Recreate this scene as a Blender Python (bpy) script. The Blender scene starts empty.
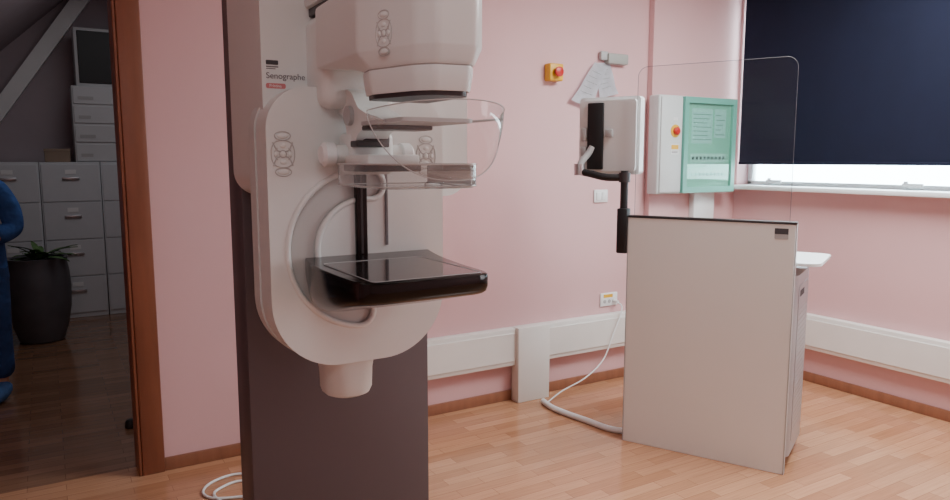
import bpy, bmesh, math, random
from mathutils import Vector, Matrix
random.seed(3)
SC = bpy.context.scene
C = SC.collection
R = math.radians
# ------------------------------------------------------------------ camera model
TH = R(31); FPX = 715.0; PIT = math.atan(90/FPX); H = 1.5
CAM = Vector((0, 0, H))
fw = Vector((math.sin(TH)*math.cos(PIT), math.cos(TH)*math.cos(PIT), -math.sin(PIT)))
rt = Vector((math.cos(TH), -math.sin(TH), 0))
up = Vector((math.sin(TH)*math.sin(PIT), math.cos(TH)*math.sin(PIT), math.cos(PIT)))
def at(x, y, ax, val):
    d = fw + rt*((x-475)/FPX) + up*((250-y)/FPX)
    return CAM + d*((val-CAM[ax])/d[ax])
cd = bpy.data.cameras.new('camera'); cam = bpy.data.objects.new('camera', cd); C.objects.link(cam)
cam.location = CAM; cam.rotation_euler = (math.pi/2-PIT, 0, -TH)
cd.sensor_width = 36; cd.lens = FPX/950*36; cd.clip_start = .02
SC.camera = cam

# ------------------------------------------------------------------ materials
def lin(c):
    return tuple(((v/255)/12.92 if v/255 <= .04045 else ((v/255+.055)/1.055)**2.4) for v in c) + (1,)
def mat(name, col, rough=.5, metal=0, var=.06, scale=6, bump=0, spec=.5, coat=0, bscale=220):
    m = bpy.data.materials.new(name); m.use_nodes = True
    nt = m.node_tree; b = nt.nodes['Principled BSDF']
    tc = nt.nodes.new('ShaderNodeTexCoord'); n = nt.nodes.new('ShaderNodeTexNoise')
    n.inputs['Scale'].default_value = scale; n.inputs['Detail'].default_value = 3
    nt.links.new(tc.outputs['Object'], n.inputs['Vector'])
    r = nt.nodes.new('ShaderNodeValToRGB'); c = lin(col)
    r.color_ramp.elements[0].position = .3; r.color_ramp.elements[1].position = .7
    r.color_ramp.elements[0].color = tuple(v*(1-var) for v in c[:3])+(1,)
    r.color_ramp.elements[1].color = tuple(min(1, v*(1+var)) for v in c[:3])+(1,)
    nt.links.new(n.outputs['Fac'], r.inputs['Fac']); nt.links.new(r.outputs['Color'], b.inputs['Base Color'])
    b.inputs['Roughness'].default_value = rough; b.inputs['Metallic'].default_value = metal
    b.inputs['Specular IOR Level'].default_value = spec; b.inputs['Coat Weight'].default_value = coat
    if bump:
        n2 = nt.nodes.new('ShaderNodeTexNoise'); n2.inputs['Scale'].default_value = bscale
        nt.links.new(tc.outputs['Object'], n2.inputs['Vector'])
        bp = nt.nodes.new('ShaderNodeBump'); bp.inputs['Strength'].default_value = bump; bp.inputs['Distance'].default_value = .002 if bscale > 100 else .03
        nt.links.new(n2.outputs['Fac'], bp.inputs['Height']); nt.links.new(bp.outputs['Normal'], b.inputs['Normal'])
    return m
def glass(name, tint=(.95, .96, .96), ior=1.45, haze=0):
    m = bpy.data.materials.new(name); m.use_nodes = True
    nt = m.node_tree; nt.nodes.remove(nt.nodes['Principled BSDF']); o = nt.nodes['Material Output']
    t = nt.nodes.new('ShaderNodeBsdfTransparent'); t.inputs['Color'].default_value = tint+(1,)
    g = nt.nodes.new('ShaderNodeBsdfGlossy'); g.inputs['Roughness'].default_value = .03
    f = nt.nodes.new('ShaderNodeFresnel'); f.inputs['IOR'].default_value = ior
    mx = nt.nodes.new('ShaderNodeMixShader')
    nt.links.new(f.outputs['Fac'], mx.inputs['Fac']); nt.links.new(t.outputs[0], mx.inputs[1]); nt.links.new(g.outputs[0], mx.inputs[2])
    last = mx
    if haze:
        d = nt.nodes.new('ShaderNodeBsdfDiffuse'); d.inputs['Color'].default_value = (.85, .85, .85, 1)
        m2 = nt.nodes.new('ShaderNodeMixShader'); m2.inputs['Fac'].default_value = haze
        nt.links.new(mx.outputs[0], m2.inputs[1]); nt.links.new(d.outputs[0], m2.inputs[2]); last = m2
    nt.links.new(last.outputs[0], o.inputs['Surface'])
    return m
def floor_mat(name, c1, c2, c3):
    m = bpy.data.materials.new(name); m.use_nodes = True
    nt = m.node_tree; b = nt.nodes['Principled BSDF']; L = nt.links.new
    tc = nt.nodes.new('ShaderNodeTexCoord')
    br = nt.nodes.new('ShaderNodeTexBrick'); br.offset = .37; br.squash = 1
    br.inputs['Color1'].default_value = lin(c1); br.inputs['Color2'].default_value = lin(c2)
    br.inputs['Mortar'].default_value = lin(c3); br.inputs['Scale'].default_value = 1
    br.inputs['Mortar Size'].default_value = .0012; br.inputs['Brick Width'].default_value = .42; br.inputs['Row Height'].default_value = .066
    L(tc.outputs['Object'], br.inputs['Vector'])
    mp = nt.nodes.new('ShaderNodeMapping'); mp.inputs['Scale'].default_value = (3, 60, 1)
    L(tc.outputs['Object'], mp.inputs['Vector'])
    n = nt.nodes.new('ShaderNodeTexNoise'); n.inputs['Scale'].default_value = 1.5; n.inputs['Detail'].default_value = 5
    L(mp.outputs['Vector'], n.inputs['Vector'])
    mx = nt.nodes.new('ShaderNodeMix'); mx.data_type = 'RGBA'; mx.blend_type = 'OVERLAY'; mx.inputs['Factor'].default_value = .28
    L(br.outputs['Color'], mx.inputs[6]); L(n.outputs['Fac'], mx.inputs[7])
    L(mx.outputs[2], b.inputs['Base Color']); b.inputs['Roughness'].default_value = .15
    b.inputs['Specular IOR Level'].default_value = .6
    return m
def wood_mat(name, col):
    m = mat(name, col, .4, var=.12, scale=3)
    nt = m.node_tree
    for n in list(nt.nodes):
        if n.type == 'TEX_NOISE':
            mp = nt.nodes.new('ShaderNodeMapping'); mp.inputs['Scale'].default_value = (8, 8, 1)
            tc = [k for k in nt.nodes if k.type == 'TEX_COORD'][0]
            nt.links.new(tc.outputs['Object'], mp.inputs['Vector']); nt.links.new(mp.outputs['Vector'], n.inputs['Vector'])
    return m

M = dict(
    pink=mat('pink wall paint', (215, 174, 175), .75, var=.02, scale=2, bump=.12),
    ceil=mat('white ceiling paint', (235, 236, 236), .9, var=.02),
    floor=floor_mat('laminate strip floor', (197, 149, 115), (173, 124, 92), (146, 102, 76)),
    floor_shaded=floor_mat('shade darkened laminate floor', (148, 110, 86), (126, 92, 70), (100, 72, 54)),  # same laminate, with the side room's dimness painted into its colours
    frame=wood_mat('reddish door frame wood', (128, 76, 54)),
    skirt=wood_mat('brown skirting wood', (146, 98, 74)),
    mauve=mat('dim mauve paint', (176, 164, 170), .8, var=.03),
    white=mat('white enamel', (232, 235, 235), .4, var=.01),
    dimwhite=mat('dull white plastic', (198, 200, 202), .5, var=.02),
    trunk=mat('ivory plastic trunking', (228, 227, 222), .45, var=.02),
    cream=mat('cream moulded plastic', (223, 227, 225), .34, var=.008),
    cream2=mat('cream side plastic', (210, 213, 211), .42, var=.008),
    groove=mat('shade greyed cream plastic', (192, 193, 191), .45, var=.01),
    grey=mat('light grey plastic', (176, 177, 177), .45, var=.03),
    emb=mat('embossed grey', (180, 180, 178), .45, var=.02),
    column=mat('dark mauve grey steel', (88, 79, 84), .45, var=.04, scale=2),
    dark=mat('dark grey plastic', (52, 48, 50), .4, var=.05),
    black=mat('glossy black plastic', (10, 8, 8), .16, var=.05, spec=.3),
    mblack=mat('matt black plastic', (24, 23, 25), .5, var=.1),
    detector=mat('detector carbon surface', (22, 20, 20), .10, var=.06, spec=.5),
    steel=mat('brushed steel', (190, 190, 192), .3, .85, var=.05),
    clear=glass('clear polycarbonate', (.94, .94, .935), 1.42, .10),
    rim=mat('clear plastic edge', (182, 181, 180), .25, var=.02),
    pane=glass('window glass', (.92, .98, 1), 1.2),
    lead=glass('lead glass', (.93, .935, .93), 1.22, .008),
    gedge=mat('polished glass edge', (104, 104, 107), .3, var=.03),
    aqua=glass('translucent aqua door', (.74, .93, .88), 1.25, .05),
    shield=mat('off white laminate', (232, 234, 231), .35, var=.006),
    silver=mat('silver painted metal', (176, 177, 181), .38, .3, var=.03),
    yellow=mat('yellow plastic', (226, 176, 44), .4, var=.04),
    red=mat('red plastic', (190, 36, 36), .35, var=.05),
    paper=mat('paper', (222, 225, 231), .8, var=.06, scale=30),
    ink=mat('grey ink', (112, 108, 112), .7),
    link=mat('pale print', (132, 146, 142), .7),
    dink=mat('dark ink', (70, 68, 72), .7),
    pinklab=mat('rose label', (208, 130, 132), .5),
    greyg=mat('grey green plastic', (158, 160, 154), .5, var=.05),
    boxg=mat('pale blue grey box', (208, 215, 215), .45, var=.02),
    teal=mat('teal green door frame', (106, 178, 162), .4, var=.03),
    palegreen=mat('pale green inner panel', (176, 212, 198), .35, var=.04, scale=20),
    navy=mat('navy blind fabric', (19, 23, 42), .85, var=.06, bump=.1, spec=.2),
    cabinet=mat('grey filing steel', (204, 208, 212), .5, var=.02),
    pot=mat('dark planter', (92, 92, 97), .5, var=.12),
    soil=mat('soil', (50, 38, 30), .95, var=.3, scale=40),
    leaf=mat('green leaf', (84, 118, 70), .5, var=.3, scale=20),
    card=mat('cardboard', (150, 132, 116), .8, var=.06),
    scrub=mat('blue scrub cloth', (58, 100, 168), .9, var=.22, scale=9, bump=1, bscale=11),
    scrub2=mat('dark blue scrub cloth', (48, 78, 132), .9, var=.22, scale=9, bump=1, bscale=11),
    cover=mat('pale blue shoe cover', (82, 124, 184), .8, var=.15, scale=30),
    skin=mat('skin', (206, 158, 132), .5, var=.04),
)

# ------------------------------------------------------------------ mesh helpers
W = {}
def bmn(): return bmesh.new()
def box(bm, x0, x1, y0, y1, z0, z1, rot=None):
    mtx = Matrix.Translation(((x0+x1)/2, (y0+y1)/2, (z0+z1)/2)) @ Matrix.Diagonal((x1-x0, y1-y0, z1-z0, 1))
    return bmesh.ops.create_cube(bm, size=1, matrix=mtx)['verts']
def bevel(bm, w, seg=3, ang=30):
    es = [e for e in bm.edges if len(e.link_faces) == 2 and e.calc_face_angle(0) > R(ang)]
    bmesh.ops.bevel(bm, geom=es, offset=w, segments=seg, profile=.5, affect='EDGES', clamp_overlap=True)
def prism(bm, pts, plane, a, b, scale_b=None):
    def mk(p, k, s=1):
        if plane == 'xy': return (p[0], p[1], k)
        if plane == 'xz': return (p[0], k, p[1])
        return (k, p[0], p[1])
    cx = sum(p[0] for p in pts)/len(pts); cy = sum(p[1] for p in pts)/len(pts)
    s = scale_b or 1
    v1 = [bm.verts.new(mk(p, a)) for p in pts]
    v2 = [bm.verts.new(mk((cx+(p[0]-cx)*s, cy+(p[1]-cy)*s), b)) for p in pts]
    n = len(pts)
    bm.faces.new(v1); bm.faces.new(v2[::-1])
    for i in range(n):
        bm.faces.new((v1[i], v1[(i+1) % n], v2[(i+1) % n], v2[i]))
def loft(bm, rings):
    vr = [[bm.verts.new(p) for p in r] for r in rings]; n = len(vr[0])
    bm.faces.new(vr[0]); bm.faces.new(vr[-1][::-1])
    for i in range(len(vr)-1):
        for k in range(n): bm.faces.new((vr[i][k], vr[i][(k+1) % n], vr[i+1][(k+1) % n], vr[i+1][k]))
def rrect(x0, x1, y0, y1, r, n=8):
    if not isinstance(r, (list, tuple)): r = (r,)*4     # bl, br, tr, tl
    out = []
    for (cx, cy, a0, rr) in ((x0+r[0], y0+r[0], 180, r[0]), (x1-r[1], y0+r[1], 270, r[1]), (x1-r[2], y1-r[2], 0, r[2]), (x0+r[3], y1-r[3], 90, r[3])):
        if rr < 1e-5: out.append((cx, cy)); continue
        for k in range(n+1):
            a = R(a0+90*k/n); out.append((cx+rr*math.cos(a), cy+rr*math.sin(a)))
    return out
def cat(pts, n=6):
    P = [Vector(p) for p in pts]; out = []
    for i in range(len(P)-1):
        p0 = P[max(i-1, 0)]; p1 = P[i]; p2 = P[i+1]; p3 = P[min(i+2, len(P)-1)]
        for k in range(n):
            t = k/n
            out.append(.5*((2*p1)+(p2-p0)*t+(2*p0-5*p1+4*p2-p3)*t*t+(3*p1-p0-3*p2+p3)*t**3))
    out.append(P[-1]); return out
def rpoly(pts, r, n=5):
    """closed polygon with every corner rounded"""
    out = []; m = len(pts)
    for i in range(m):
        p = Vector(pts[i]); a = Vector(pts[i-1])-p; b = Vector(pts[(i+1) % m])-p
        rr = min(r[i] if isinstance(r, (list, tuple)) else r, a.length*.48, b.length*.48)
        s = p+a.normalized()*rr; e = p+b.normalized()*rr
        for k in range(n+1):
            t = k/n; q = s*(1-t)**2+p*2*t*(1-t)+e*t*t; out.append((q.x, q.y))
    return out
def tube(bm, pts, r, n=10, closed=False, flat=1):
    P = [Vector(p) for p in pts]; m = len(P); rings = []
    rad = r if isinstance(r, (list, tuple)) else [r]*m
    prev = None
    for i in range(m):
        if closed: t = P[(i+1) % m]-P[i-1]
        else: t = P[min(i+1, m-1)]-P[max(i-1, 0)]
        t.normalize()
        if prev is None:
            a = Vector((0, 0, 1)) if abs(t.z) < .9 else Vector((1, 0, 0))
            prev = t.cross(a).normalized()
        nn = (prev-t*prev.dot(t)).normalized(); prev = nn; bb = t.cross(nn)
        rings.append([bm.verts.new(P[i]+nn*rad[i]*math.cos(2*math.pi*k/n)+bb*rad[i]*flat*math.sin(2*math.pi*k/n)) for k in range(n)])
    for i in range(m if closed else m-1):
        A = rings[i]; B = rings[(i+1) % m]
        for k in range(n):
            bm.faces.new((A[k], A[(k+1) % n], B[(k+1) % n], B[k]))
    if not closed:
        bm.faces.new(rings[0][::-1]); bm.faces.new(rings[-1])
def lathe(bm, prof, c=(0, 0, 0), n=28):
    rings = []
    for (r, z) in prof:
        rings.append([bm.verts.new((c[0]+r*math.cos(2*math.pi*k/n), c[1]+r*math.sin(2*math.pi*k/n), c[2]+z)) for k in range(n)])
    for i in range(len(rings)-1):
        for k in range(n):
            bm.faces.new((rings[i][k], rings[i][(k+1) % n], rings[i+1][(k+1) % n], rings[i+1][k]))
    bm.faces.new(rings[0][::-1]); bm.faces.new(rings[-1])
def ball(bm, c, r, sc=(1, 1, 1)):
    bmesh.ops.create_uvsphere(bm, u_segments=20, v_segments=12, radius=1,
        matrix=Matrix.Translation(c) @ Matrix.Diagonal((r*sc[0], r*sc[1], r*sc[2], 1)))
def out(name, bm, m, parent=None, world=True, label=None, cat_=None, group=None, kind=None):
    if parent is not None and world: bm.transform(W[parent.name].inverted())
    bmesh.ops.recalc_face_normals(bm, faces=bm.faces)
    me = bpy.data.meshes.new(name); bm.to_mesh(me); bm.free()
    me.materials.append(m)
    for p in me.polygons: p.use_smooth = True
    me.set_sharp_from_angle(angle=R(38))
    o = bpy.data.objects.new(name, me); C.objects.link(o)
    if parent is not None: o.parent = parent; W[o.name] = W[parent.name]
    else: W[o.name] = Matrix.Identity(4)
    return tag(o, label, cat_, group, kind)
def tag(o, label=None, cat_=None, group=None, kind=None):
    if label: o['label'] = label
    if cat_: o['category'] = cat_
    if group: o['group'] = group
    if kind: o['kind'] = kind
    return o
def thing(name, label, c, loc, rz=0, group=None):
    o = bpy.data.objects.new(name, None); C.objects.link(o); o.empty_display_size = .1
    o.location = loc; o.rotation_euler = (0, 0, rz)
    W[o.name] = Matrix.Translation(loc) @ Matrix.Rotation(rz, 4, 'Z')
    return tag(o, label, c, group)
def carve(bm_a, bm_b):
    """bm_a minus bm_b, returned as a new bmesh"""
    obs = []
    for bm in (bm_a, bm_b):
        bmesh.ops.recalc_face_normals(bm, faces=bm.faces)
        me = bpy.data.meshes.new('c'); bm.to_mesh(me); bm.free()
        o = bpy.data.objects.new('c', me); C.objects.link(o); obs.append(o)
    md = obs[0].modifiers.new('b', 'BOOLEAN'); md.operation = 'DIFFERENCE'; md.object = obs[1]; md.solver = 'EXACT'
    dg = bpy.context.evaluated_depsgraph_get()
    me = bpy.data.meshes.new_from_object(obs[0].evaluated_get(dg))
    bm = bmn(); bm.from_mesh(me)
    for o in obs: bpy.data.objects.remove(o)
    bpy.data.meshes.remove(me)
    return bm
def text(s, size, mtx, m, parent, name='lettering', world=True):
    cu = bpy.data.curves.new('t', 'FONT'); cu.body = s; cu.size = size; cu.extrude = .0004; cu.align_x = 'LEFT'
    ob = bpy.data.objects.new('t', cu); C.objects.link(ob)
    dg = bpy.context.evaluated_depsgraph_get()
    me = bpy.data.meshes.new_from_object(ob.evaluated_get(dg))
    bpy.data.objects.remove(ob)
    bm = bmn(); bm.from_mesh(me); bm.transform(mtx)
    return out(name, bm, m, parent, world)
def facemtx(loc, X, Y):
    X = Vector(X).normalized(); Y = Vector(Y).normalized(); Z = X.cross(Y)
    m = Matrix((X, Y, Z)).transposed().to_4x4(); m.translation = loc; return m
def struct(name, bm, m, parent=None):
    return out(name, bm, m, parent, kind=None if parent else 'structure')

# ------------------------------------------------------------------ room shell
VB = 3.63; UR = 4.40; ZC = 2.85
b = bmn(); box(b, -2.7, 4.6, -1.7, 3.74, -.1, 0); struct('floor', b, M['floor'])
b = bmn(); box(b, -2.7, 4.6, 3.74, 8.4, -.1, 0); struct('floor_side_room', b, M['floor_shaded'])
b = bmn(); box(b, -2.7, 4.6, -1.7, 3.78, ZC, ZC+.1); struct('ceiling', b, M['ceil'])
DL, DR, DT = -.9, .318, 2.3
b = bmn(); box(b, DR, 4.6, VB, 3.78, 0, ZC); box(b, -2.7, DL, VB, 3.78, 0, ZC); box(b, DL, DR, VB, 3.78, DT, ZC)
struct('wall_back', b, M['pink'])
WV0, WV1, WZ0, WZ1 = .5, 3.56, 1.32, 2.66
b = bmn(); box(b, UR, 4.6, -1.7, VB, 0, WZ0-.03); box(b, UR, 4.6, -1.7, VB, WZ1, ZC)
box(b, UR, 4.6, -1.7, WV0, WZ0-.03, WZ1); box(b, UR, 4.6, WV1, VB, WZ0-.03, WZ1)
struct('wall_right', b, M['pink'])
b = bmn(); box(b, -1.9, -1.8, -1.7, VB, 0, ZC); struct('wall_left', b, M['pink'])
b = bmn(); box(b, -1.8, UR, -1.7, -1.6, 0, ZC); struct('wall_front', b, M['pink'])
pu = at(648, 60, 1, VB).x
b = bmn(); box(b, pu, UR, 3.58, VB, 0, ZC); bevel(b, .004, 1); struct('trim_1', b, M['pink'])
# side room (closed shell)
b = bmn(); box(b, 1.25, 1.35, 3.78, 8.25, 0, 3.32); struct('wall_side_room_right', b, M['mauve'])
b = bmn(); box(b, -2.7, -2.6, 3.78, 8.25, 0, 3.32); struct('wall_side_room_left', b, M['mauve'])
b = bmn(); box(b, -2.7, 1.35, 8.25, 8.35, 0, 3.32); struct('wall_side_room_back', b, M['mauve'])
b = bmn(); box(b, -2.7, 1.35, 3.70, 3.78, ZC+.1, 3.32); struct('wall_side_room_front', b, M['mauve'])
p0 = at(0, 95, 1, 8.15); p1 = at(70, 0, 1, 8.15); sl = (p1.z-p0.z)/(p1.x-p0.x)
zs = lambda u: p0.z+(u-p0.x)*sl
utop = p0.x+(3.2-p0.z)/sl
b = bmn(); prism(b, [(-2.6, max(.3, zs(-2.6))), (utop, 3.2), (1.25, 3.2), (1.25, 3.32), (-2.6, 3.32)], 'xz', 3.78, 8.25)
struct('ceiling_side_room', b, M['mauve'])
b = bmn()
nx, nz = sl/math.hypot(1, sl), -1/math.hypot(1, sl)
prism(b, [(p0.x-.9, zs(p0.x-.9)), (utop, 3.2), (utop+nx*.13, 3.2+nz*.13), (p0.x-.9+nx*.13, zs(p0.x-.9)+nz*.13)], 'xz', 8.10, 8.25)
struct('trim_2', b, M['white'])
# skirting
b = bmn(); box(b, .417, pu, VB-.015, VB, 0, .065); bevel(b, .004, 2); struct('baseboard_back', b, M['skirt'])
b = bmn(); box(b, UR-.015, UR, -1.6, 3.58, 0, .065); bevel(b, .004, 2); struct('baseboard_right', b, M['skirt'])
b = bmn(); box(b, pu, UR-.015, 3.565, 3.58, 0, .065); bevel(b, .004, 2); struct('baseboard_corner', b, M['skirt'])
# door casing
b = bmn(); box(b, DR, .417, 3.605, VB, 0, DT+.12); box(b, DL-.12, DL, 3.605, VB, 0, DT+.12); box(b, DL, DR, 3.605, VB, DT, DT+.12); bevel(b, .006, 2)
door = struct('door_1', b, M['frame'])
b = bmn(); box(b, DR-.015, DR, 3.61, 3.80, 0, DT); box(b, DL, DL+.02, 3.61, 3.80, 0, DT); box(b, DL+.02, DR-.02, 3.61, 3.80, DT-.02, DT); bevel(b, .003, 1)
struct('jamb', b, M['frame'], door)
# window
b = bmn()
for (v0, v1, z0, z1) in ((WV0, WV1, WZ0, WZ0+.028), (WV0, WV1, WZ1-.05, WZ1), (WV0, WV0+.05, WZ0, WZ1), (WV1-.04, WV1, WZ0, WZ1), (1.48, 1.57, WZ0, WZ1)):
    box(b, 4.52, 4.57, v0, v1, z0, z1)
bevel(b, .006, 2)
win = struct('window_1', b, M['white'])
b = bmn(); box(b, 4.542, 4.548, WV0+.04, WV1-.03, WZ0+.02, WZ1-.04); struct('window_pane', b, M['pane'], win)
b = bmn(); box(b, 4.29, 4.6, WV0-.05, WV1, WZ0-.03, WZ0); bevel(b, .006, 2); struct('window_sill', b, M['white'], win)
for px in (768, 905):
    vv = at(px, 180, 0, 4.5).y
    b = bmn(); box(b, 4.505, 4.52, vv-.012, vv+.012, WZ0+.005, WZ0+.05); box(b, 4.49, 4.505, vv-.11, vv+.012, WZ0+.016, WZ0+.038); bevel(b, .003, 2)
    struct('window_handle', b, M['white'], win)
# blind
t = thing('roller_blind', 'dark navy roller blind drawn down over the window, almost to its sill', 'blind', (4.375, 2.0, 1.47))
b = bmn(); box(b, 4.373, 4.376, WV0-.06, 3.525, 1.485, 2.73); out('blind_fabric', b, M['navy'], t)
b = bmn(); prism(b, rrect(4.366, 4.383, 1.468, 1.488, .006), 'xz', WV0-.06, 3.525); out('bottom_bar', b, M['navy'], t)
b = bmn(); tube(b, [(4.36, WV0-.08, 2.74), (4.36, 3.53, 2.74)], .035, 16); out('roller_tube', b, M['white'], t)
for vv in (WV0-.09, 3.53):
    b = bmn(); box(b, 4.32, UR, vv, vv+.012, 2.70, 2.79); bevel(b, .004, 1); out('bracket', b, M['white'], t)

# ------------------------------------------------------------------ trunking
t = thing('cable_trunking', 'ivory wall trunking along the back wall with a boxed drop to the floor', 'cable trunking', (2.6, 3.6, 0))
b = bmn(); box(b, 1.45, pu-.002, 3.57, 3.629, .235, .47); bevel(b, .006, 2); out('channel', b, M['trunk'], t)
b = bmn(); box(b, 1.46, pu-.004, 3.564, 3.571, .262, .443); bevel(b, .003, 1); out('cover_strip', b, M['trunk'], t)
q0 = at(517, 380, 1, 3.55).x; q1 = at(548, 380, 1, 3.55).x
b = bmn(); box(b, q0, q1, 3.535, 3.614, 0, .475); bevel(b, .006, 2); out('floor_drop', b, M['trunk'], t)
t = thing('cable_trunking', 'ivory wall trunking running along the wall under the blind', 'cable trunking', (UR-.03, 1.5, .235))
b = bmn(); box(b, UR-.06, UR-.001, -1.5, 3.56, .235, .47); bevel(b, .006, 2); out('channel', b, M['trunk'], t)
b = bmn(); box(b, UR-.066, UR-.059, -1.5, 3.55, .262, .443); bevel(b, .003, 1); out('cover_strip', b, M['trunk'], t)

# ------------------------------------------------------------------ mammography machine
U0 = .765
mm = thing('mammography_machine', 'tall cream and dark grey breast x-ray machine in front of the pink wall', 'x-ray machine', (U0, 2.5, 0))
CV0 = 2.42
b = bmn(); box(b, .556, 1.241, CV0, 2.60, 0, 2.15); bevel(b, .006, 2); out('column', b, M['column'], mm)
b = bmn(); prism(b, rrect(.534, 1.19, 1.385, 2.2, (.08, .08, .08, .08), 10), 'xz', 2.03, CV0); bevel(b, .020, 4, 50); uc = out('upper_cover', b, M['cream'], mm)
b = bmn(); prism(b, rrect(.70, .99, .98, 1.39, .05), 'xz', 2.10, CV0+.01); out('gantry_mount', b, M['column'], mm)
# gantry cover : broad plate with rounded shoulders and full, round lower corners
G0, G1, GZ0, GZ1 = .518, 1.055, .905, 1.70
def gpts(e=0): return rrect(G0-e, G1+e, GZ0-e, GZ1+e, (.20, .20, .12, .12), 16)
b = bmn(); prism(b, gpts(), 'xz', 1.95, 2.055); bevel(b, .024, 5, 50)
def cband(cx, cz, r0, r1, a0, a1, n=56):
    """C-shaped band with round ends"""
    rm = (r0+r1)/2; hw = (r1-r0)/2
    pts = [(cx+r1*math.cos(R(a0+(a1-a0)*k/n)), cz+r1*math.sin(R(a0+(a1-a0)*k/n))) for k in range(n+1)]
    e = (cx+rm*math.cos(R(a1)), cz+rm*math.sin(R(a1)))
    pts += [(e[0]+hw*math.cos(R(a1+180*k/8)), e[1]+hw*math.sin(R(a1+180*k/8))) for k in range(1, 8)]
    pts += [(cx+r0*math.cos(R(a1+(a0-a1)*k/n)), cz+r0*math.sin(R(a1+(a0-a1)*k/n))) for k in range(n+1)]
    e = (cx+rm*math.cos(R(a0)), cz+rm*math.sin(R(a0)))
    pts += [(e[0]+hw*math.cos(R(a0+180+180*k/8)), e[1]+hw*math.sin(R(a0+180+180*k/8))) for k in range(1, 8)]
    return pts
RC = (.797, 1.243)
c = bmn(); prism(c, cband(*RC, .150, .224, 84, 264), 'xz', 1.90, 1.964)
b = carve(b, c)
gc = out('gantry_cover', b, M['cream'], mm)
b = bmn(); prism(b, cband(*RC, .152, .222, 84, 264), 'xz', 1.961, 1.967); bevel(b, .002, 2, 50); out('groove_shade', b, M['groove'], mm)  # thin greyer inset: recess shade painted onto the cream groove floor
b = bmn(); tube(b, [(x, 1.952, z) for x, z in cband(*RC, .144, .230, 84, 264)], .0085, 10, True); out('groove_lip', b, M['cream'], mm)
b = bmn(); prism(b, gpts(.003), 'xz', 2.062, 2.125); bevel(b, .014, 3, 50); out('gantry_shell', b, M['cream2'], mm)
b = bmn(); prism(b, gpts(-.006), 'xz', 2.05, 2.066); out('seam_strip', b, M['emb'], mm)
def nring(z, du, dv): return [(x, y, z) for x, y in rrect(.688-du, .838+du, 1.965+dv, 2.10, (.06, .06, .03, .03), 8)]
b = bmn(); loft(b, [nring(1.0, .05, 0), nring(.95, .035, 0), nring(.92, .018, 0), nring(.90, .006, 0), nring(.87, 0, 0), nring(.81, -.002, .002), nring(.793, -.008, .008), nring(.786, -.02, .02)])
out('lower_neck', b, M['cream2'], mm)
b = bmn(); box(b, .766, .800, 1.938, 1.955, 1.22, 1.69); bevel(b, .002, 1); rs = out('vertical_rail', b, M['black'], mm)
b = bmn(); box(b, .7795, .7865, 1.9365, 1.939, 1.23, 1.68); out('rail_groove', b, M['dark'], rs)
b = bmn(); box(b, .861, .868, 1.945, 1.955, 1.25, 1.68); out('rail_slot', b, M['ink'], mm)
def control_pad(mtx, w, h, parent, r=.0015):
    bm = bmn()
    def cl(f, n=28): tube(bm, [mtx @ Vector((*f(2*math.pi*k/n), 0)) for k in range(n)], r, 6, True)
    cl(lambda a: (w*.5*math.copysign(abs(math.cos(a))**.8, math.cos(a)), h*.30*math.copysign(abs(math.sin(a))**.8, math.sin(a))), 36)
    for sy in (1, -1): cl(lambda a: (w*.34*math.cos(a), sy*h*.40+h*.095*math.sin(a)), 24)
    cl(lambda a: (w*.15*math.cos(a), w*.15*math.sin(a)), 20)
    for sx, sy in ((1, 1), (-1, 1), (1, -1), (-1, -1)):
        tube(bm, [mtx @ Vector((sx*w*(.12+.30*t), sy*h*(.06+.20*t-.06*math.sin(math.pi*t)), 0)) for t in [k/8 for k in range(9)]], r*1.3, 6)
    for s in (1, -1):
        tube(bm, [mtx @ Vector((s*w*.36*math.cos(a), h*.17*math.sin(a), 0)) for a in [R(-50+100*k/10) for k in range(11)]], r, 6)
    pad = out('control_pad', bm, M['emb'], parent)
    for (cx, cy, rx, ry) in ((0, 0, .12, .068), (0, .40, .24, .06), (0, -.40, .24, .06), (.30, 0, .09, .06), (-.30, 0, .09, .06), (0, .18, .14, .05), (0, -.18, .14, .05)):
        bm = bmn(); ball(bm, (0, 0, 0), 1, (w*rx, h*ry, .003)); bm.transform(mtx @ Matrix.Translation((w*cx, h*cy, 0)))
        out('button', bm, M['cream'], pad)
    return pad
pe = at(283, 154, 1, 1.949); control_pad(facemtx(pe, (1, 0, 0), (0, 0, 1)), .064, .122, mm)
pe = at(426, 156, 1, 1.949); control_pad(facemtx(pe, (1, 0, 0), (0, 0, 1)), .064, .122, mm)
pt = at(266, 78, 1, 2.029); text('Senographe', .0235, facemtx(pt, (1, 0, 0), (0, 0, 1)), M['ink'], uc)
pt = at(266, 88, 1, 2.03); b = bmn(); prism(b, rrect(pt.x, pt.x+.055, pt.z, pt.z+.014, .005), 'xz', 2.0288, 2.031); ml = out('model_label', b, M['pinklab'], mm)
text('Pristina', .0115, facemtx(Vector((pt.x+.009, 2.0284, pt.z+.0035)), (1, 0, 0), (0, 0, 1)), M['white'], ml)
pt = at(266, 69, 1, 2.03)
b = bmn(); prism(b, rrect(pt.x, pt.x+.034, pt.z+.013, pt.z+.025, .002, 3), 'xz', 2.0288, 2.031); out('maker_label', b, M['dink'], mm)
b = bmn(); box(b, pt.x, pt.x+.034, 2.0288, 2.031, pt.z+.006, pt.z+.009); box(b, pt.x, pt.x+.026, 2.0288, 2.031, pt.z+.001, pt.z+.003); out('small_print', b, M['ink'], uc)
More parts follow.
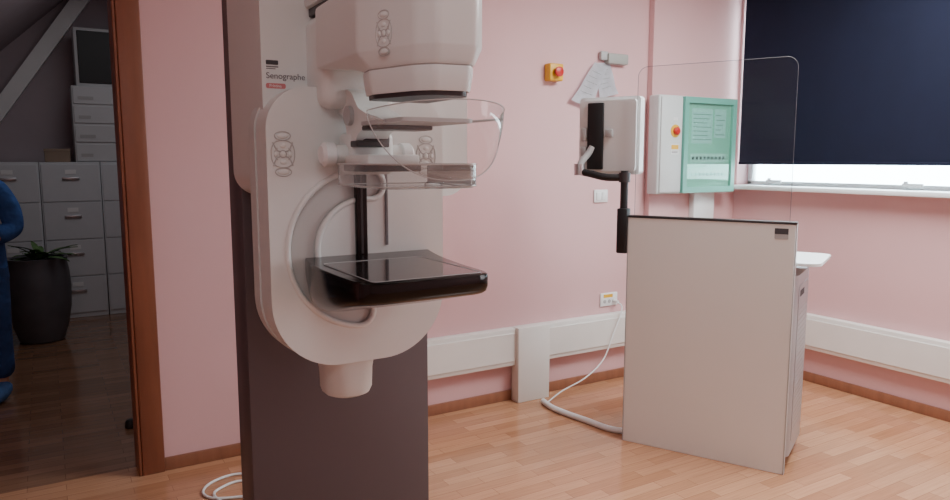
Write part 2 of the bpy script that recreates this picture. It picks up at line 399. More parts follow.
# tube head : one tapered housing whose sloped underside runs into the collar
HP = [(.655, 1.93), (.640, 1.60), (.700, 1.415), (.735, 1.375), (.825, 1.362), (.862, 1.40), (.866, 1.93)]
HR = [.01, .014, .014, .012, .014, .014, .01]
CP = [(.672, 1.65), (.660, 1.582), (.706, 1.432), (.739, 1.392), (.821, 1.379), (.848, 1.412), (.852, 1.65)]
def hpts(s):
    cx, cy = .755, 1.66; return [(cx+(x-cx)*s, cy+(y-cy)*s) for x, y in rpoly(HP, HR, 5)]
def cpts(s):
    cx, cy = .755, 1.52; return [(cx+(x-cx)*s, cy+(y-cy)*s) for x, y in rpoly(CP, [.01, .014, .014, .012, .014, .012, .01], 5)]
def ring(p, z): return [(x, y, z) for x, y in p]
def mix(a, b_, t): return [(p[0]*(1-t)+q[0]*t, p[1]*(1-t)+q[1]*t) for p, q in zip(a, b_)]
b = bmn(); loft(b, [ring(hpts(.97), 1.905), ring(hpts(.99), 1.902), ring(hpts(1), 1.895), ring(hpts(1), 1.750), ring(mix(hpts(1), cpts(1.03), .06), 1.744), ring(mix(hpts(1), cpts(1.02), .88), 1.718), ring(cpts(1.008), 1.711), ring(cpts(.985), 1.708)])
th = out('tube_head', b, M['cream'], mm)
b = bmn(); loft(b, [ring(cpts(.965), 1.710), ring(cpts(.955), 1.702)]); out('collar_gap', b, M['emb'], th)
b = bmn(); box(b, .662, .872, 1.88, 2.07, 1.64, 1.90); bevel(b, .035, 5); out('head_arm', b, M['cream'], mm)
b = bmn(); box(b, .672, .85, 1.62, 2.05, 1.90, 1.925); bevel(b, .004, 2); out('gap_shade', b, M['dark'], mm)  # dark slab standing in for the shade in the gap above the head
b = bmn(); box(b, .660, .862, 1.55, 2.05, 1.922, 2.10); bevel(b, .012, 2); out('head_top', b, M['cream'], mm)
b = bmn(); loft(b, [ring(cpts(.97), 1.705), ring(cpts(.98), 1.702), ring(cpts(.965), 1.68), ring(cpts(.935), 1.656), ring(cpts(.92), 1.651)]); co = out('collimator', b, M['cream'], th)
b = bmn(); loft(b, [ring(cpts(.88), 1.653), ring(cpts(.87), 1.641)]); out('aperture_frame', b, M['dark'], th)
fx = Vector((.060, -.185, 0)).normalized(); pe = Vector((.6695, 1.5085, at(384, 33, 0, .6695).z))
control_pad(facemtx(pe, fx, (0, 0, 1)), .052, .100, mm, .0012)
# compression carriage
b = bmn(); box(b, .716, .844, 1.84, 1.942, 1.460, 1.575); bevel(b, .016, 3); ca = out('paddle_carriage', b, M['cream'], mm)
b = bmn(); tube(b, [(.665, 1.885, 1.515), (.895, 1.885, 1.515)], .027, 16); out('crossbar', b, M['cream'], ca)
for uu in (.668, .895):
    b = bmn(); tube(b, [(uu-.022, 1.885, 1.515), (uu-.013, 1.885, 1.515), (uu+.013, 1.885, 1.515), (uu+.022, 1.885, 1.515)], [.024, .033, .033, .024], 18); out('knob', b, M['white'], ca)
b = bmn(); box(b, .706, .854, 1.70, 1.865, 1.488, 1.514); bevel(b, .007, 2); out('paddle_clamp', b, M['cream'], ca)
b = bmn(); box(b, .700, .860, 1.705, 1.86, 1.470, 1.489); bevel(b, .004, 2); out('clamp_pad', b, M['dark'], ca)
b = bmn(); box(b, .74, .82, 1.812, 1.862, 1.54, 1.588); bevel(b, .008, 2); out('latch', b, M['dark'], ca)
bm = bmn(); A = rrect(.640, .892, 1.45, 1.74, (.04, .04, .006, .006), 8); n_ = len(A)
A2 = rrect(.648, .884, 1.458, 1.74, (.036, .036, .006, .006), 8)
lo_ = [bm.verts.new((x, y, 1.434)) for x, y in A2]; mi_ = [bm.verts.new((x, y, 1.441)) for x, y in A]; hi_ = [bm.verts.new((x, y, 1.490)) for x, y in A]
bm.faces.new(lo_)
for P_, Q_ in ((lo_, mi_), (mi_, hi_)):
    for i in range(n_): bm.faces.new((P_[i], P_[(i+1) % n_], Q_[(i+1) % n_], Q_[i]))
pdl = out('compression_paddle', bm, M['clear'], mm)
for zz, rr, nm in ((1.490, .0022, 'paddle_rim'), (1.439, .0016, 'paddle_base_edge')):
    b = bmn(); tube(b, [(x, y, zz) for x, y in A], rr, 6, True); out(nm, b, M['rim'], pdl)
# sculpted bracket carrying the face shield
prof = [(1.940, 1.692), (1.905, 1.698), (1.842, 1.680), (1.795, 1.636), (1.74, 1.618), (1.66, 1.606), (1.66, 1.586), (1.765, 1.580), (1.80, 1.568), (1.825, 1.545), (1.876, 1.550), (1.890, 1.60), (1.915, 1.624), (1.940, 1.628)]
b = bmn(); prism(b, rpoly(prof, .012, 3), 'yz', .720, .812); bevel(b, .010, 3, 50); out('shield_bracket', b, M['cream'], mm)
b = bmn(); tube(b, [(.708, 1.848, 1.618), (.824, 1.848, 1.618)], .026, 18); out('bracket_joint', b, M['grey'], mm)
b = bmn(); box(b, .718, .812, 1.80, 1.882, 1.534, 1.552); bevel(b, .004, 2); out('bracket_foot', b, M['dark'], mm)
b = bmn(); prism(b, rrect(.675, .855, 1.42, 1.68, .02, 4), 'xy', 1.584, 1.593); bevel(b, .003, 1, 50); out('filter_plate', b, M['grey'], mm)
b = bmn(); box(b, .69, .84, 1.60, 1.70, 1.573, 1.585); bevel(b, .003, 1); out('filter_holder', b, M['dark'], mm)
# face shield : thin clear bowl-like sheet with a half-moon lower edge (single sheet)
bm = bmn(); N = 36; K = 10; RA = R(66)
def fsp(s, q):
    a = s*RA
    cu = U0-.003+.168*math.sin(a)/math.sin(RA); cv = 1.290+.14*(1-math.cos(a))/(1-math.cos(RA))
    zb = 1.456+.13*abs(s)**2.4; zt = 1.624-.020*abs(s)**2
    return (cu, cv+.065*(1-q)**2*(1-abs(s)**2), zb+(zt-zb)*q)
g0 = [[bm.verts.new(fsp(-1+2*i/N, k/K)) for k in range(K+1)] for i in range(N+1)]
for i in range(N):
    for k in range(K): bm.faces.new((g0[i][k], g0[i+1][k], g0[i+1][k+1], g0[i][k+1]))
fs = out('face_shield', bm, M['clear'], mm)
bm = bmn(); loop = [fsp(-1+2*i/N, 0) for i in range(N+1)]+[fsp(1-2*i/N, 1) for i in range(N+1)]
tube(bm, loop, .0013, 6, True); out('shield_edge', bm, M['rim'], fs)
for s in (-1, 1):
    c = fsp(s, .5); bm = bmn(); tube(bm, [c, (U0+(c[0]-U0)*.55, 1.52, 1.588)], .003, 8); out('shield_arm', bm, M['rim'], fs)
# breast support
plan = [(1.005, 1.95), (.615, 1.95)]
plan += [tuple(p[:2]) for p in cat([(.615, 1.95, 0), (.590, 1.82, 0), (.581, 1.64, 0), (.587, 1.50, 0), (.603, 1.462, 0), (.645, 1.45, 0)], 5)][1:]
plan += [tuple(p[:2]) for p in cat([(.885, 1.45, 0), (.915, 1.462, 0), (.926, 1.50, 0), (.936, 1.62, 0), (.965, 1.80, 0), (1.005, 1.95, 0)], 5)][:-1]
def pring(z, s, sv):
    cx = .77; return [(cx+(p[0]-cx)*s, 1.95+(p[1]-1.95)*sv, z) for p in plan]
b = bmn(); loft(b, [pring(1.227, .985, .985), pring(1.224, .996, .996), pring(1.218, 1, 1), pring(1.195, 1, 1), pring(1.182, .997, .985), pring(1.174, .992, .955), pring(1.160, .98, .84), pring(1.138, .95, .66), pring(1.116, .89, .48), pring(1.100, .80, .32)])
bs = out('breast_support', b, M['black'], mm)
b = bmn(); prism(b, rrect(.620, .898, 1.470, 1.80, .012, 4), 'xy', 1.2265, 1.2285); out('detector_surface', b, M['detector'], bs)
b = bmn(); tube(b, [(x, y, 1.2286) for x, y in rrect(.616, .902, 1.466, 1.805, .014, 4)], .0010, 6, True); out('outline', b, M['grey'], bs)

# ------------------------------------------------------------------ protective shield
SA = math.atan2(-.893, .449); S0 = Vector((2.587, 2.764, 0))
sh = thing('protective_screen', 'off white waist-high radiation screen with a clear glass upper half', 'screen', S0, SA)
b = bmn(); box(b, 0.004, .806, 0, .03, 0, 1.205); bevel(b, .002, 1); out('panel', b, M['shield'], sh, False)
b = bmn(); box(b, 0, .81, -.003, .033, 1.205, 1.217); bevel(b, .002, 1); out('top_trim', b, M['dark'], sh, False)
for xx in (0, .806):
    b = bmn(); box(b, xx, xx+.004, -.001, .031, 0, 1.205); out('edge_strip', b, M['grey'], sh, False)
GP = rrect(.03, .776, 1.217, 1.965, (0.0, 0.0, .05, .05))
b = bmn(); b.faces.new([b.verts.new((x, .014, z)) for x, z in GP]); gl = out('glass', b, M['lead'], sh, False)
b = bmn(); tube(b, [(x, .014, z) for x, z in GP[1:]+GP[:1]], .0012, 6); out('glass_edge', b, M['gedge'], gl, False)
b = bmn(); prism(b, rrect(.715, .775, 1.135, 1.185, .003), 'xz', -.0012, .001); la = out('label_plate', b, M['grey'], sh, False)
b = bmn(); box(b, .715, .775, -.0018, -.001, 1.158, 1.185); out('label_print', b, M['dink'], la, False)

# ------------------------------------------------------------------ workstation cabinet
ws = thing('control_cabinet', 'silver wheeled computer cabinet with a white desk top behind the screen', 'cabinet', Vector((2.951, 2.041, 0)), SA)
b = bmn(); prism(b, rrect(-.55, .006, .045, .51, .07, 8), 'xy', .06, .955); bevel(b, .03, 4, 50); out('body', b, M['silver'], ws, False)
b = bmn(); prism(b, rrect(.125, .43, .12, .90, .03, 5), 'yz', .001, .009); out('side_panel', b, M['silver'], ws, False)
b = bmn()
for k in range(24):
    for j in range(9): box(b, .0085, .0098, .155+j*.029, .172+j*.029, .18+k*.026, .188+k*.026)
out('vent', b, M['grey'], ws, False)
b = bmn(); box(b, .0085, .0105, .16, .28, .845, .875); out('name_label', b, M['dink'], ws, False)
b = bmn(); box(b, -.4, -.1, .15, .4, .95, 1.006); bevel(b, .006, 2); out('riser', b, M['dark'], ws, False)
b = bmn(); prism(b, rrect(-.62, .10, .06, .52, .06), 'xy', 1.006, 1.020); bevel(b, .004, 2, 50); out('desk_top', b, M['white'], ws, False)
for xx in (-.5, -.08):
    for yy in (.1, .42):
        b = bmn(); tube(b, [(xx-.012, yy, .035), (xx+.012, yy, .035)], .035, 16); box(b, xx-.016, xx+.016, yy-.012, yy+.012, .05, .075); out('castor', b, M['mblack'], ws, False)

# ------------------------------------------------------------------ monitor + arm
MS = Matrix.Translation(S0) @ Matrix.Rotation(SA, 4, 'Z')
ar = thing('monitor_stand', 'black and grey jointed monitor stand clamped to the left edge of the screen', 'monitor stand', MS @ Vector((-.03, .015, 1.0)), SA)
W[ar.name] = Matrix.Translation((-.03, .015, 1.0))      # parts below are given in the screen's own frame
b = bmn(); box(b, -.058, -.002, -.012, .044, 1.015, 1.25); bevel(b, .006, 2); out('clamp', b, M['mblack'], ar)
b = bmn(); tube(b, [(-.03, .015, 1.25), (-.03, .015, 1.445)], .020, 16); out('pole', b, M['mblack'], ar)
b = bmn(); tube(b, [(-.03, .015, 1.385), (-.03, .015, 1.435)], .030, 18); out('collar', b, M['dark'], ar)
b = bmn(); tube(b, cat([(-.03, .015, 1.41), (-.12, -.01, 1.41), (-.20, -.01, 1.425), (-.275, -.005, 1.44)], 4), .019, 12); out('lower_arm', b, M['mblack'], ar)
b = bmn(); tube(b, [(-.275, -.005, 1.42), (-.275, -.005, 1.48)], .030, 18); out('joint', b, M['steel'], ar)
b = bmn(); tube(b, cat([(-.275, -.005, 1.47), (-.265, .005, 1.495), (-.245, .03, 1.53), (-.225, .045, 1.57)], 4), .018, 12); out('upper_arm', b, M['grey'], ar)
b = bmn(); box(b, -.255, -.165, .038, .055, 1.45, 1.80); bevel(b, .005, 2); out('mount_plate', b, M['mblack'], ar)
mo = thing('monitor', 'white flat monitor seen from behind, held by the black stand left of the glass', 'monitor', MS @ Vector((-.12, .085, 1.425)), SA)
W[mo.name] = Matrix.Translation((-.12, .085, 1.425))
b = bmn(); prism(b, rrect(-.315, .025, 1.425, 1.83, .02), 'xz', .075, .135); bevel(b, .008, 3, 50); out('casing', b, M['white'], mo)
b = bmn(); prism(b, rrect(-.300, .010, 1.442, 1.813, .02), 'xz', .0555, .078); bevel(b, .008, 3, 50); out('back_cover', b, M['white'], mo)
b = bmn(); prism(b, rrect(-.295, .005, 1.45, 1.80, .004), 'xz', .1345, .137); out('display', b, M['black'], mo)
for (xx, zz, w_, h_) in ((-.290, 1.60, .030, .07), (-.155, 1.62, .04, .04), (-.290, 1.52, .030, .05)):
    b = bmn(); box(b, xx, xx+w_, .040, .056, zz, zz+h_); bevel(b, .004, 2); out('connector', b, M['grey'], mo)

# ------------------------------------------------------------------ wall fittings
p = at(551, 73, 1, VB)
t = thing('emergency_stop_button', 'yellow emergency stop box with red button on the back wall', 'emergency button', (p.x, VB, p.z))
b = bmn(); box(b, p.x-.052, p.x+.052, VB-.06, VB, p.z-.052, p.z+.052); bevel(b, .008, 3); out('box', b, M['yellow'], t)
b = bmn(); tube(b, [(p.x, VB-.06, p.z), (p.x, VB-.075, p.z)], .018, 16); out('stem', b, M['dark'], t)
b = bmn(); tube(b, [(p.x, VB-.073, p.z), (p.x, VB-.078, p.z), (p.x, VB-.09, p.z), (p.x, VB-.094, p.z)], [.026, .030, .030, .022], 20); out('push_button', b, M['red'], t)
p = at(612, 60, 1, VB)
t = thing('wall_clip', 'grey plastic wall bracket from which paper sheets hang', 'bracket', (p.x, VB, p.z))
b = bmn(); box(b, p.x-.07, p.x+.10, VB-.05, VB, p.z-.03, p.z+.035); bevel(b, .008, 2); out('holder', b, M['greyg'], t)
b = bmn(); box(b, p.x-.12, p.x-.06, VB-.035, VB-.01, p.z-.01, p.z+.045); bevel(b, .006, 2); out('tab', b, M['grey'], t)
def sheet(pts, y, label, ph):
    bm = bmn(); q = [at(x, yy, 1, y) for x, yy in pts]
    n = 12; g = []; tx = bmn()
    def P(s, tt):
        v = (q[0]*(1-s)+q[1]*s)*(1-tt)+(q[3]*(1-s)+q[2]*s)*tt
        w = .006*tt*math.sin(7*s+ph)+.004*tt*math.sin(9*tt+4*s+ph)
        v.y -= .008*tt*tt+.004*tt+w*.6; v.x += w*.8; return v
    for i in range(n+1): g.append([bm.verts.new(P(i/n, j/n)) for j in range(n+1)])
    for i in range(n):
        for j in range(n): bm.faces.new((g[i][j], g[i+1][j], g[i+1][j+1], g[i][j+1]))
    bmesh.ops.solidify(bm, geom=bm.faces[:], thickness=.0008)
    o = out('paper_sheet', bm, M['paper'], None, label=label, cat_='paper')
    for k in range(5):
        tt = .2+.13*k; pts_ = []
        for s in [.15+.07*j for j in range(10-(k % 2)*2)]:
            v = P(s, tt); v.y -= .0014; pts_.append(v)
        tube(tx, pts_, .0008, 4)
    out('printed_lines', tx, M['link'], o)
    return o
sheet([(596, 63), (610, 63), (616, 94), (598, 100)], VB-.012, 'white paper sheet hanging upright under the grey bracket, partly behind the slanted one', .5)
sheet([(595, 62), (607, 68), (590, 108), (570, 100)], VB-.026, 'slanted white paper sheet hanging lowest to the left under the grey bracket', 2.1)
p = at(600, 196, 1, VB)
t = thing('light_switch', 'white double light switch on the wall left of the monitor stand', 'switch', (p.x, VB, p.z))
b = bmn(); box(b, p.x-.058, p.x+.058, VB-.012, VB, p.z-.042, p.z+.042); bevel(b, .005, 2); out('plate', b, M['white'], t)
for s in (-.024, .024):
    b = bmn(); box(b, p.x+s-.02, p.x+s+.02, VB-.018, VB-.011, p.z-.026, p.z+.026); bevel(b, .003, 2); out('rocker', b, M['white'], t)
p = at(608, 299, 1, VB)
t = thing('wall_socket', 'white wall socket plate with yellow sticker just above the trunking', 'socket', (p.x, VB, p.z))
b = bmn(); box(b, p.x-.075, p.x+.075, VB-.012, VB, p.z-.045, p.z+.045); bevel(b, .005, 2); out('plate', b, M['white'], t)
b = bmn(); box(b, p.x-.05, p.x+.03, VB-.0135, VB-.0115, p.z+.014, p.z+.036); out('sticker', b, M['yellow'], t)
for s in (-.04, 0, .04):
    b = bmn(); tube(b, [(p.x+s, VB-.016, p.z-.012), (p.x+s, VB-.011, p.z-.012)], .012, 14); out('outlet', b, M['grey'], t)
b = bmn(); tube(b, [(p.x+.04, VB-.016, p.z-.012), (p.x+.04, VB-.055, p.z-.016)], .012, 12)
pl = out('mains_plug', b, M['white'], None, label='white plug pushed into the wall socket above the trunking', cat_='plug')
pts = [(p.x+.04, VB-.056, p.z-.018), (p.x+.05, VB-.085, p.z-.06)]
for (x, y, v) in ((613, 335, 3.53), (603, 360, 3.52), (585, 378, 3.50), (562, 391, 3.47)): pts.append(tuple(at(x, y, 1, v)))
e = at(548, 402, 2, .006); pts.append((e.x, e.y, .006))
b = bmn(); tube(b, cat(pts, 6), .0045, 8); out('power_cord', b, M['white'], None, label='thin white cord hanging from the wall socket plug to the floor', cat_='cord')
hp = [at(543, 401, 2, .016), at(555, 409, 2, .016), at(585, 420, 2, .016), at(622, 431, 2, .016)]
hp = [Vector((h.x, h.y, .017)) for h in hp]+[Vector((2.95, 2.72, .017)), Vector((3.05, 2.62, .017))]
b = bmn(); tube(b, cat(hp, 6), .017, 12); out('cable_hose', b, M['white'], None, label='thick white cable hose curving over the floor to behind the screen', cat_='hose')
for k, (lab, pp) in enumerate((('white cable looping on the floor at the left foot of the machine, outer loop', [(262, 474), (235, 474), (212, 482), (203, 492), (214, 498), (246, 496)]),
                               ('white cable looping on the floor at the left foot of the machine, inner loop', [(262, 480), (238, 481), (222, 487), (214, 494), (224, 502), (246, 503)]))):
    q = [at(x, y, 2, .008) for x, y in pp]; q = [Vector((v.x, v.y, .007)) for v in q]
    b = bmn(); tube(b, cat(q, 6), .006, 8); out('floor_cable', b, M['white'], None, label=lab, cat_='cable')
# electrical panel on the pilaster
PV = 3.58; a0 = at(661, 94, 1, PV-.11); a1 = at(732, 192, 1, PV-.11)
x0, x1, z0, z1 = a0.x, a1.x, a1.z, a0.z
ep = thing('electrical_panel', 'grey electrical panel with teal framed door and red stop button beside the window', 'electrical panel', ((x0+x1)/2, PV, z0))
b = bmn(); box(b, x0, x1, PV-.10, PV, z0, z1); bevel(b, .012, 3); out('box', b, M['boxg'], ep)
xm = x0+(x1-x0)*.29
b = bmn(); box(b, x0+.012, xm-.005, PV-.112, PV-.098, z0+.012, z1-.012); bevel(b, .006, 2); sp = out('side_plate', b, M['boxg'], ep)
b = bmn()
for (u0, u1, w0, w1) in ((xm, x1-.006, z1-.046, z1-.006), (xm, x1-.006, z0+.006, z0+.046), (xm, xm+.036, z0+.046, z1-.046), (x1-.042, x1-.006, z0+.046, z1-.046)):
    box(b, u0, u1, PV-.128, PV-.098, w0, w1)
dr = out('door', b, M['teal'], ep)
b = bmn(); box(b, xm+.02, x1-.02, PV-.106, PV-.099, z0+.03, z1-.03); out('inner_panel', b, M['palegreen'], ep)
w_ = x1-xm
for k, (fa, fb, ga, gb) in enumerate(((.17, .56, .52, .88), (.60, .82, .58, .88))):
    s0, s1 = xm+w_*fa, xm+w_*fb; r0, r1 = z0+(z1-z0)*ga, z0+(z1-z0)*gb
    b = bmn(); box(b, s0, s1, PV-.1075, PV-.1055, r0, r1); ds_ = out('document', b, M['paper'], ep)
    b = bmn(); nl = (7, 5)[k]
    for j in range(nl): zz = r0+(r1-r0)*(.10+.84*j/nl); box(b, s0+.012, s1-.010-(.0, .04, .02)[j % 3], PV-.1080, PV-.1072, zz, zz+.005)
    out('printed_lines', b, M['link'], ds_)
for k in range(2):
    zz = z0+(z1-z0)*(.16+.17*k); n_b = 9; ww = w_*.66/n_b
    b = bmn(); box(b, xm+w_*.16, xm+w_*.84, PV-.1085, PV-.1055, zz-.006, zz+.056)
    rw = out('breaker_row', b, M['white'], ep)
    b = bmn()
    for j in range(n_b): xx = xm+w_*.17+j*ww; box(b, xx+ww*.25, xx+ww*.75, PV-.1135, PV-.108, zz+.014, zz+.036)
    out('breaker_levers', b, M['dink'], rw)
b = bmn(); box(b, xm+.034, x1-.040, PV-.119, PV-.115, z0+.044, z1-.044); out('door_pane', b, M['aqua'], dr)
pc = at(675, 131, 1, PV-.11)
b = bmn(); tube(b, [(pc.x, PV-.111, pc.z), (pc.x, PV-.117, pc.z)], .043, 22); st = out('button_collar', b, M['yellow'], sp)
b = bmn(); tube(b, [(pc.x, PV-.116, pc.z), (pc.x, PV-.135, pc.z), (pc.x, PV-.142, pc.z)], [.024, .026, .019], 18); out('stop_button', b, M['red'], sp)
b = bmn(); box(b, pc.x-.037, pc.x+.037, PV-.1138, PV-.111, pc.z-.155, pc.z-.085); wl = out('warning_plate', b, M['white'], sp)
b = bmn(); box(b, pc.x-.033, pc.x+.033, PV-.1150, PV-.1130, pc.z-.122, pc.z-.092); out('warning_label', b, M['yellow'], sp)
b = bmn()
for j in range(2): box(b, pc.x-.028, pc.x+.026, PV-.1150, PV-.1130, pc.z-.136-j*.010, pc.z-.132-j*.010)
out('warning_print', b, M['ink'], sp)
b = bmn(); box(b, pc.x-.022, pc.x+.02, PV-.1145, PV-.111, pc.z+.07, pc.z+.09); out('name_label', b, M['white'], sp)
c0 = at(692, 200, 1, PV-.03).x; c1 = at(712, 200, 1, PV-.03).x
b = bmn(); box(b, c0, c1, PV-.05, PV, .50, z0); bevel(b, .004, 2); out('cable_conduit', b, M['white'], None, label='white vertical cable duct dropping below the electrical panel', cat_='cable duct')

# ------------------------------------------------------------------ side room things
CV = 7.7
def make_cabinet(u0, label):
    t = thing('filing_cabinet', label, 'filing cabinet', (u0+.25, CV+.25, 0), 0, 'grey filing cabinets in the side room')
    b = bmn(); box(b, -.247, .247, -.235, .25, 0, 1.48); bevel(b, .004, 1); out('body', b, M['cabinet'], t, False)
    for k in range(4):
        z = .05+k*.355
        b = bmn(); box(b, -.235, .235, -.246, -.23, z, z+.343); bevel(b, .002, 1); d = out('drawer', b, M['cabinet'], t, False)
        b = bmn(); box(b, -.07, .07, -.262, -.246, z+.20, z+.225); bevel(b, .004, 2); out('handle', b, M['steel'], d, False)
        b = bmn(); box(b, -.045, .045, -.250, -.245, z+.255, z+.295); out('label_holder', b, M['white'], d, False)
    return t
fc = make_cabinet(-.53, 'grey four-drawer filing cabinet at the left end, behind the blue-clad person')
def dup(root, loc, label):
    r = root.copy(); C.objects.link(r); r.location = loc; r['label'] = label
    for ch in list(root.children):
        c = ch.copy(); C.objects.link(c); c.parent = r
        for g in list(ch.children):
            d = g.copy(); C.objects.link(d); d.parent = c
    return r
dup(fc, (.22, CV+.25, 0), 'grey four-drawer filing cabinet directly behind the dark planter, middle of the row')
dup(fc, (.72, CV+.25, 0), 'grey four-drawer filing cabinet nearest the door frame, end of the row')
l0 = at(73, 120, 1, 7.75); l1 = at(120, 120, 1, 7.75)
ztop = at(90, 86, 1, 7.75).z
t = thing('storage_unit', 'white tray unit standing on top of the filing cabinets', 'storage unit', ((l0.x+l1.x)/2, 7.9, 1.48))
b = bmn(); box(b, l0.x, l1.x, 7.76, 8.1, 1.48, ztop); bevel(b, .005, 1); out('body', b, M['dimwhite'], t)
for k in range(4):
    hh = (ztop-1.48)/4
    b = bmn(); box(b, l0.x+.012, l1.x-.012, 7.75, 7.765, 1.48+k*hh+.010, 1.48+(k+1)*hh-.010); bevel(b, .003, 1); d = out('drawer', b, M['dimwhite'], t)
    b = bmn(); box(b, l0.x+.05, l0.x+.05+.10+.03*(k % 2), 7.747, 7.751, 1.48+k*hh+.05, 1.48+k*hh+.08); out('paper_tag', b, M['grey'], d)
t0 = at(76, 30, 1, 7.8); t1 = at(116, 30, 1, 7.8)
t = thing('old_screen', 'black box-shaped screen in a white rim on the tray unit', 'screen', ((t0.x+t1.x)/2, 7.9, ztop))
b = bmn(); box(b, t0.x-.03, t1.x+.03, 7.8, 8.08, ztop, t0.z+.03); bevel(b, .01, 2); out('casing', b, M['dimwhite'], t)
b = bmn(); box(b, t0.x, t1.x, 7.79, 7.802, ztop+.03, t0.z); bevel(b, .004, 1); out('display', b, M['mblack'], t)
q0 = at(44, 150, 1, 7.75).x; q1 = at(70, 150, 1, 7.75).x
b = bmn(); box(b, q0, q1, 7.75, 8.0, 1.48, 1.60); bevel(b, .004, 1); bx = out('storage_box', b, M['card'], None, label='brown cardboard box on the filing cabinet left of the tray unit', cat_='box')
b = bmn(); box(b, q0-.004, q1+.004, 7.746, 8.004, 1.58, 1.605); out('lid', b, M['card'], bx)
# planter
pt = thing('potted_plant', 'tall dark rounded planter with a small leafy plant before the filing cabinets', 'potted plant', (-.09, 6.90, 0))
b = bmn(); lathe(b, [(.15, 0), (.165, .01), (.20, .12), (.228, .28), (.238, .45), (.230, .58), (.218, .66), (.226, .70), (.20, .70), (.19, .66)], n=36); out('planter', b, M['pot'], pt, False)
b = bmn(); lathe(b, [(.191, .64), (.191, .668), (.05, .675)]); out('soil', b, M['soil'], pt, False)
bm = bmn()
for k in range(22):
    a = random.uniform(0, 6.28) if k > 5 else random.uniform(-.9, .5)
    ln = random.uniform(.20, .36); el = random.uniform(.25, .85); wd = random.uniform(.024, .04)
    pr = None
    base = Vector((random.uniform(-.07, .09), random.uniform(-.07, .07), .66)); sd = Vector((-math.sin(a), math.cos(a), 0))
    for j in range(7):
        s = j/6; c = base+Vector((math.cos(a)*ln*s*math.cos(el), math.sin(a)*ln*s*math.cos(el), ln*s*math.sin(el)-.09*s*s+.03))
        w_ = wd*math.sin(math.pi*min(1, s*.9+.08)); cur = (bm.verts.new(c-sd*w_), bm.verts.new(c+Vector((0, 0, -.006))), bm.verts.new(c+sd*w_))
        if pr: bm.faces.new((pr[0], pr[1], cur[1], cur[0])); bm.faces.new((pr[1], pr[2], cur[2], cur[1]))
        pr = cur
out('foliage', bm, M['leaf'], pt, False)
p = at(131, 427, 2, 0)
b = bmn(); lathe(b, [(.03, 0), (.032, .01), (.028, .035), (.018, .045)], (p.x, p.y, 0), 18); ds = out('door_stop', b, M['mblack'], None, label='small black rubber door stop on the floor just past the door frame', cat_='door stop')

# ------------------------------------------------------------------ person
pe = thing('person', 'person in blue scrubs and blue shoe covers standing past the doorway, arms bent', 'person', (-.40, 5.31, 0), -TH+R(8))
def skin(name, vs, es, m, parent, root=0, sub=2):
    me = bpy.data.meshes.new(name); me.from_pydata([v[:3] for v in vs], es, []); me.materials.append(m)
    o = bpy.data.objects.new(name, me); C.objects.link(o); o.parent = parent; W[o.name] = W[parent.name]
    md = o.modifiers.new('skin', 'SKIN'); md.use_smooth_shade = True; md.branch_smoothing = .6
    for i, v in enumerate(vs):
        r = v[3]; me.skin_vertices[0].data[i].radius = r if isinstance(r, tuple) else (r, r)
    me.skin_vertices[0].data[root].use_root = True
    sb = o.modifiers.new('sub', 'SUBSURF'); sb.levels = sub; sb.render_levels = sub
    return o
vs = [(0, 0, .92, (.13, .10)), (0, 0, 1.08, (.115, .09)), (0, 0, 1.26, (.13, .10)), (0, .005, 1.40, .055), (0, -.005, 1.455, .05), (0, -.02, 1.52, .07), (0, -.015, 1.59, .085), (0, -.01, 1.64, .06)]
es = [(i, i+1) for i in range(7)]
def add(par, v): vs.append(v); es.append((par, len(vs)-1)); return len(vs)-1
for s in (-1, 1):
    a = add(2, (s*.165, .005, 1.355, .052)); a = add(a, (s*.205, .03, 1.22, .044)); a = add(a, (s*.225, .04, 1.08, .038)); a = add(a, (s*.16, -.09, 1.03, .033)); a = add(a, (s*.085, -.19, 1.0, .024))
    pm = add(a, (s*.045, -.235, .985, .027))
    for k, (dz, ln) in enumerate(((.024, .065), (.008, .075), (-.008, .07), (-.024, .055))):
        f = add(pm, (s*(.045-.022), -.258, .985+dz, .0095)); f = add(f, (s*(.045-.022)-s*ln*.45, -.272, .98+dz, .009)); f = add(f, (s*(.045-.022)-s*ln*.75, -.262, .972+dz, .008))
    f = add(a, (s*.075, -.20, 1.025, .011)); f = add(f, (s*.05, -.225, 1.035, .0095))
    l = add(0, (s*.09, 0, .86, .085)); l = add(l, (s*.10, -.015, .48, .055)); l = add(l, (s*.10, .02, .10, .036)); l = add(l, (s*.105, -.05, .045, .036)); add(l, (s*.11, -.15, .03, .03))
skin('body', vs, es, M['skin'], pe)
vs2 = [(0, 0, .72, (.225, .18)), (0, 0, .95, (.19, .15)), (0, 0, 1.10, (.16, .13)), (0, 0, 1.27, (.16, .13)), (0, .005, 1.385, .075)]
es2 = [(0, 1), (1, 2), (2, 3), (3, 4)]
for s in (-1, 1):
    n0 = len(vs2); vs2 += [(s*.17, .005, 1.35, .072), (s*.21, .03, 1.22, .070), (s*.228, .04, 1.08, .068), (s*.17, -.075, 1.035, .058)]
    es2 += [(3, n0), (n0, n0+1), (n0+1, n0+2), (n0+2, n0+3)]
skin('tunic', vs2, es2, M['scrub'], pe, 1)
vs3 = [(0, 0, .90, (.15, .12))]; es3 = []
for s in (-1, 1):
    n0 = len(vs3); vs3 += [(s*.095, 0, .80, .105), (s*.105, -.012, .46, .085), (s*.105, .015, .13, .074)]; es3 += [(0, n0), (n0, n0+1), (n0+1, n0+2)]
skin('trousers', vs3, es3, M['scrub2'], pe, 0)
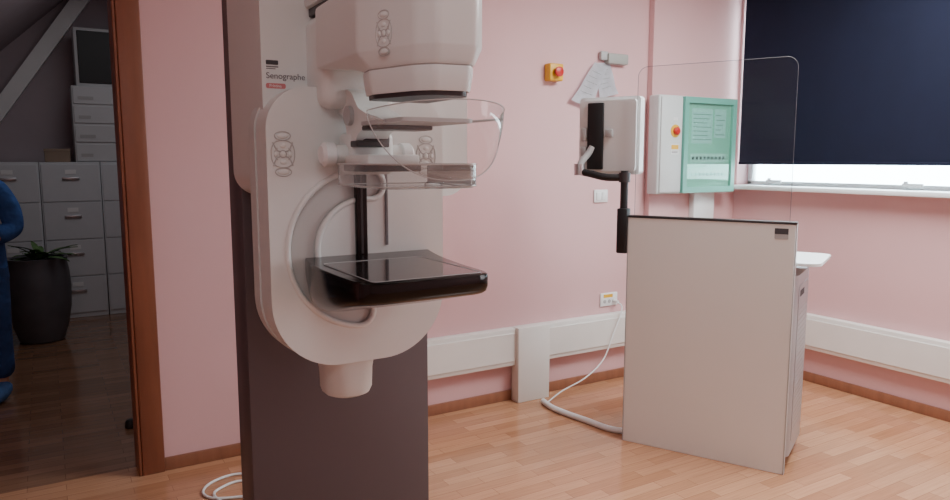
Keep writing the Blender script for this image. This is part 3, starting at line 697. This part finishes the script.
for s in (-1, 1):
    skin('shoe_cover', [(s*.10, .03, .11, .058), (s*.105, 0, .058, .058), (s*.11, -.12, .050, .05), (s*.112, -.18, .045, .042)], [(0, 1), (1, 2), (2, 3)], M['cover'], pe, 0)
b = bmn(); ball(b, (0, .005, 1.605), .098, (1, 1.05, .85)); bmesh.ops.bisect_plane(b, geom=b.verts[:]+b.edges[:]+b.faces[:], plane_co=(0, 0, 1.595), plane_no=(0, -.55, 1), clear_inner=True); out('surgical_cap', b, M['scrub'], pe, False)
for s in (-1, 1):
    b = bmn(); ball(b, (s*.032, -.088, 1.565), .011); out('eye', b, M['mblack'], pe, False)
    b = bmn(); ball(b, (s*.086, -.01, 1.555), .024, (.35, .7, 1.1)); out('ear', b, M['skin'], pe, False)
b = bmn(); tube(b, [(0, -.09, 1.565), (0, -.108, 1.535), (0, -.085, 1.525)], [.008, .014, .008], 10); out('nose', b, M['skin'], pe, False)
b = bmn(); ball(b, (0, -.083, 1.50), .022, (1, .4, .3)); out('mouth', b, M['red'], pe, False)

# ------------------------------------------------------------------ light
def area(name, loc, sx, sy, e, col=(1, 1, 1), rot=(0, 0, 0)):
    l = bpy.data.lights.new(name, 'AREA'); l.shape = 'RECTANGLE'; l.size = sx; l.size_y = sy; l.energy = e; l.color = col
    o = bpy.data.objects.new(name, l); C.objects.link(o); o.location = loc; o.rotation_euler = rot; return o
area('ceiling_fill', (3.3, 1.8, 2.80), 1.4, 1.0, 114, (.95, .99, 1))  # added main fill under the ceiling, no fixture known
area('ceiling_fill', (-.2, .0, 2.80), 1.4, .8, 19, (.95, .99, 1))  # added weak fill above the camera, no fixture known
area('right_wall_fill', (4.36, -.5, 1.8), 1.4, 1.2, 36, (.94, .98, 1), (0, R(90), 0))  # added soft light imitating daylight from the right; no window built here
area('side_room_fill', (.65, 5.7, 3.12), .9, 2.2, 14, (.96, .98, 1))  # added fill to lift the dark side room, no lamp known there
w = bpy.data.worlds.new('world'); SC.world = w; w.use_nodes = True
w.node_tree.nodes['Background'].inputs['Color'].default_value = (.84, .95, 1, 1)
w.node_tree.nodes['Background'].inputs['Strength'].default_value = 20
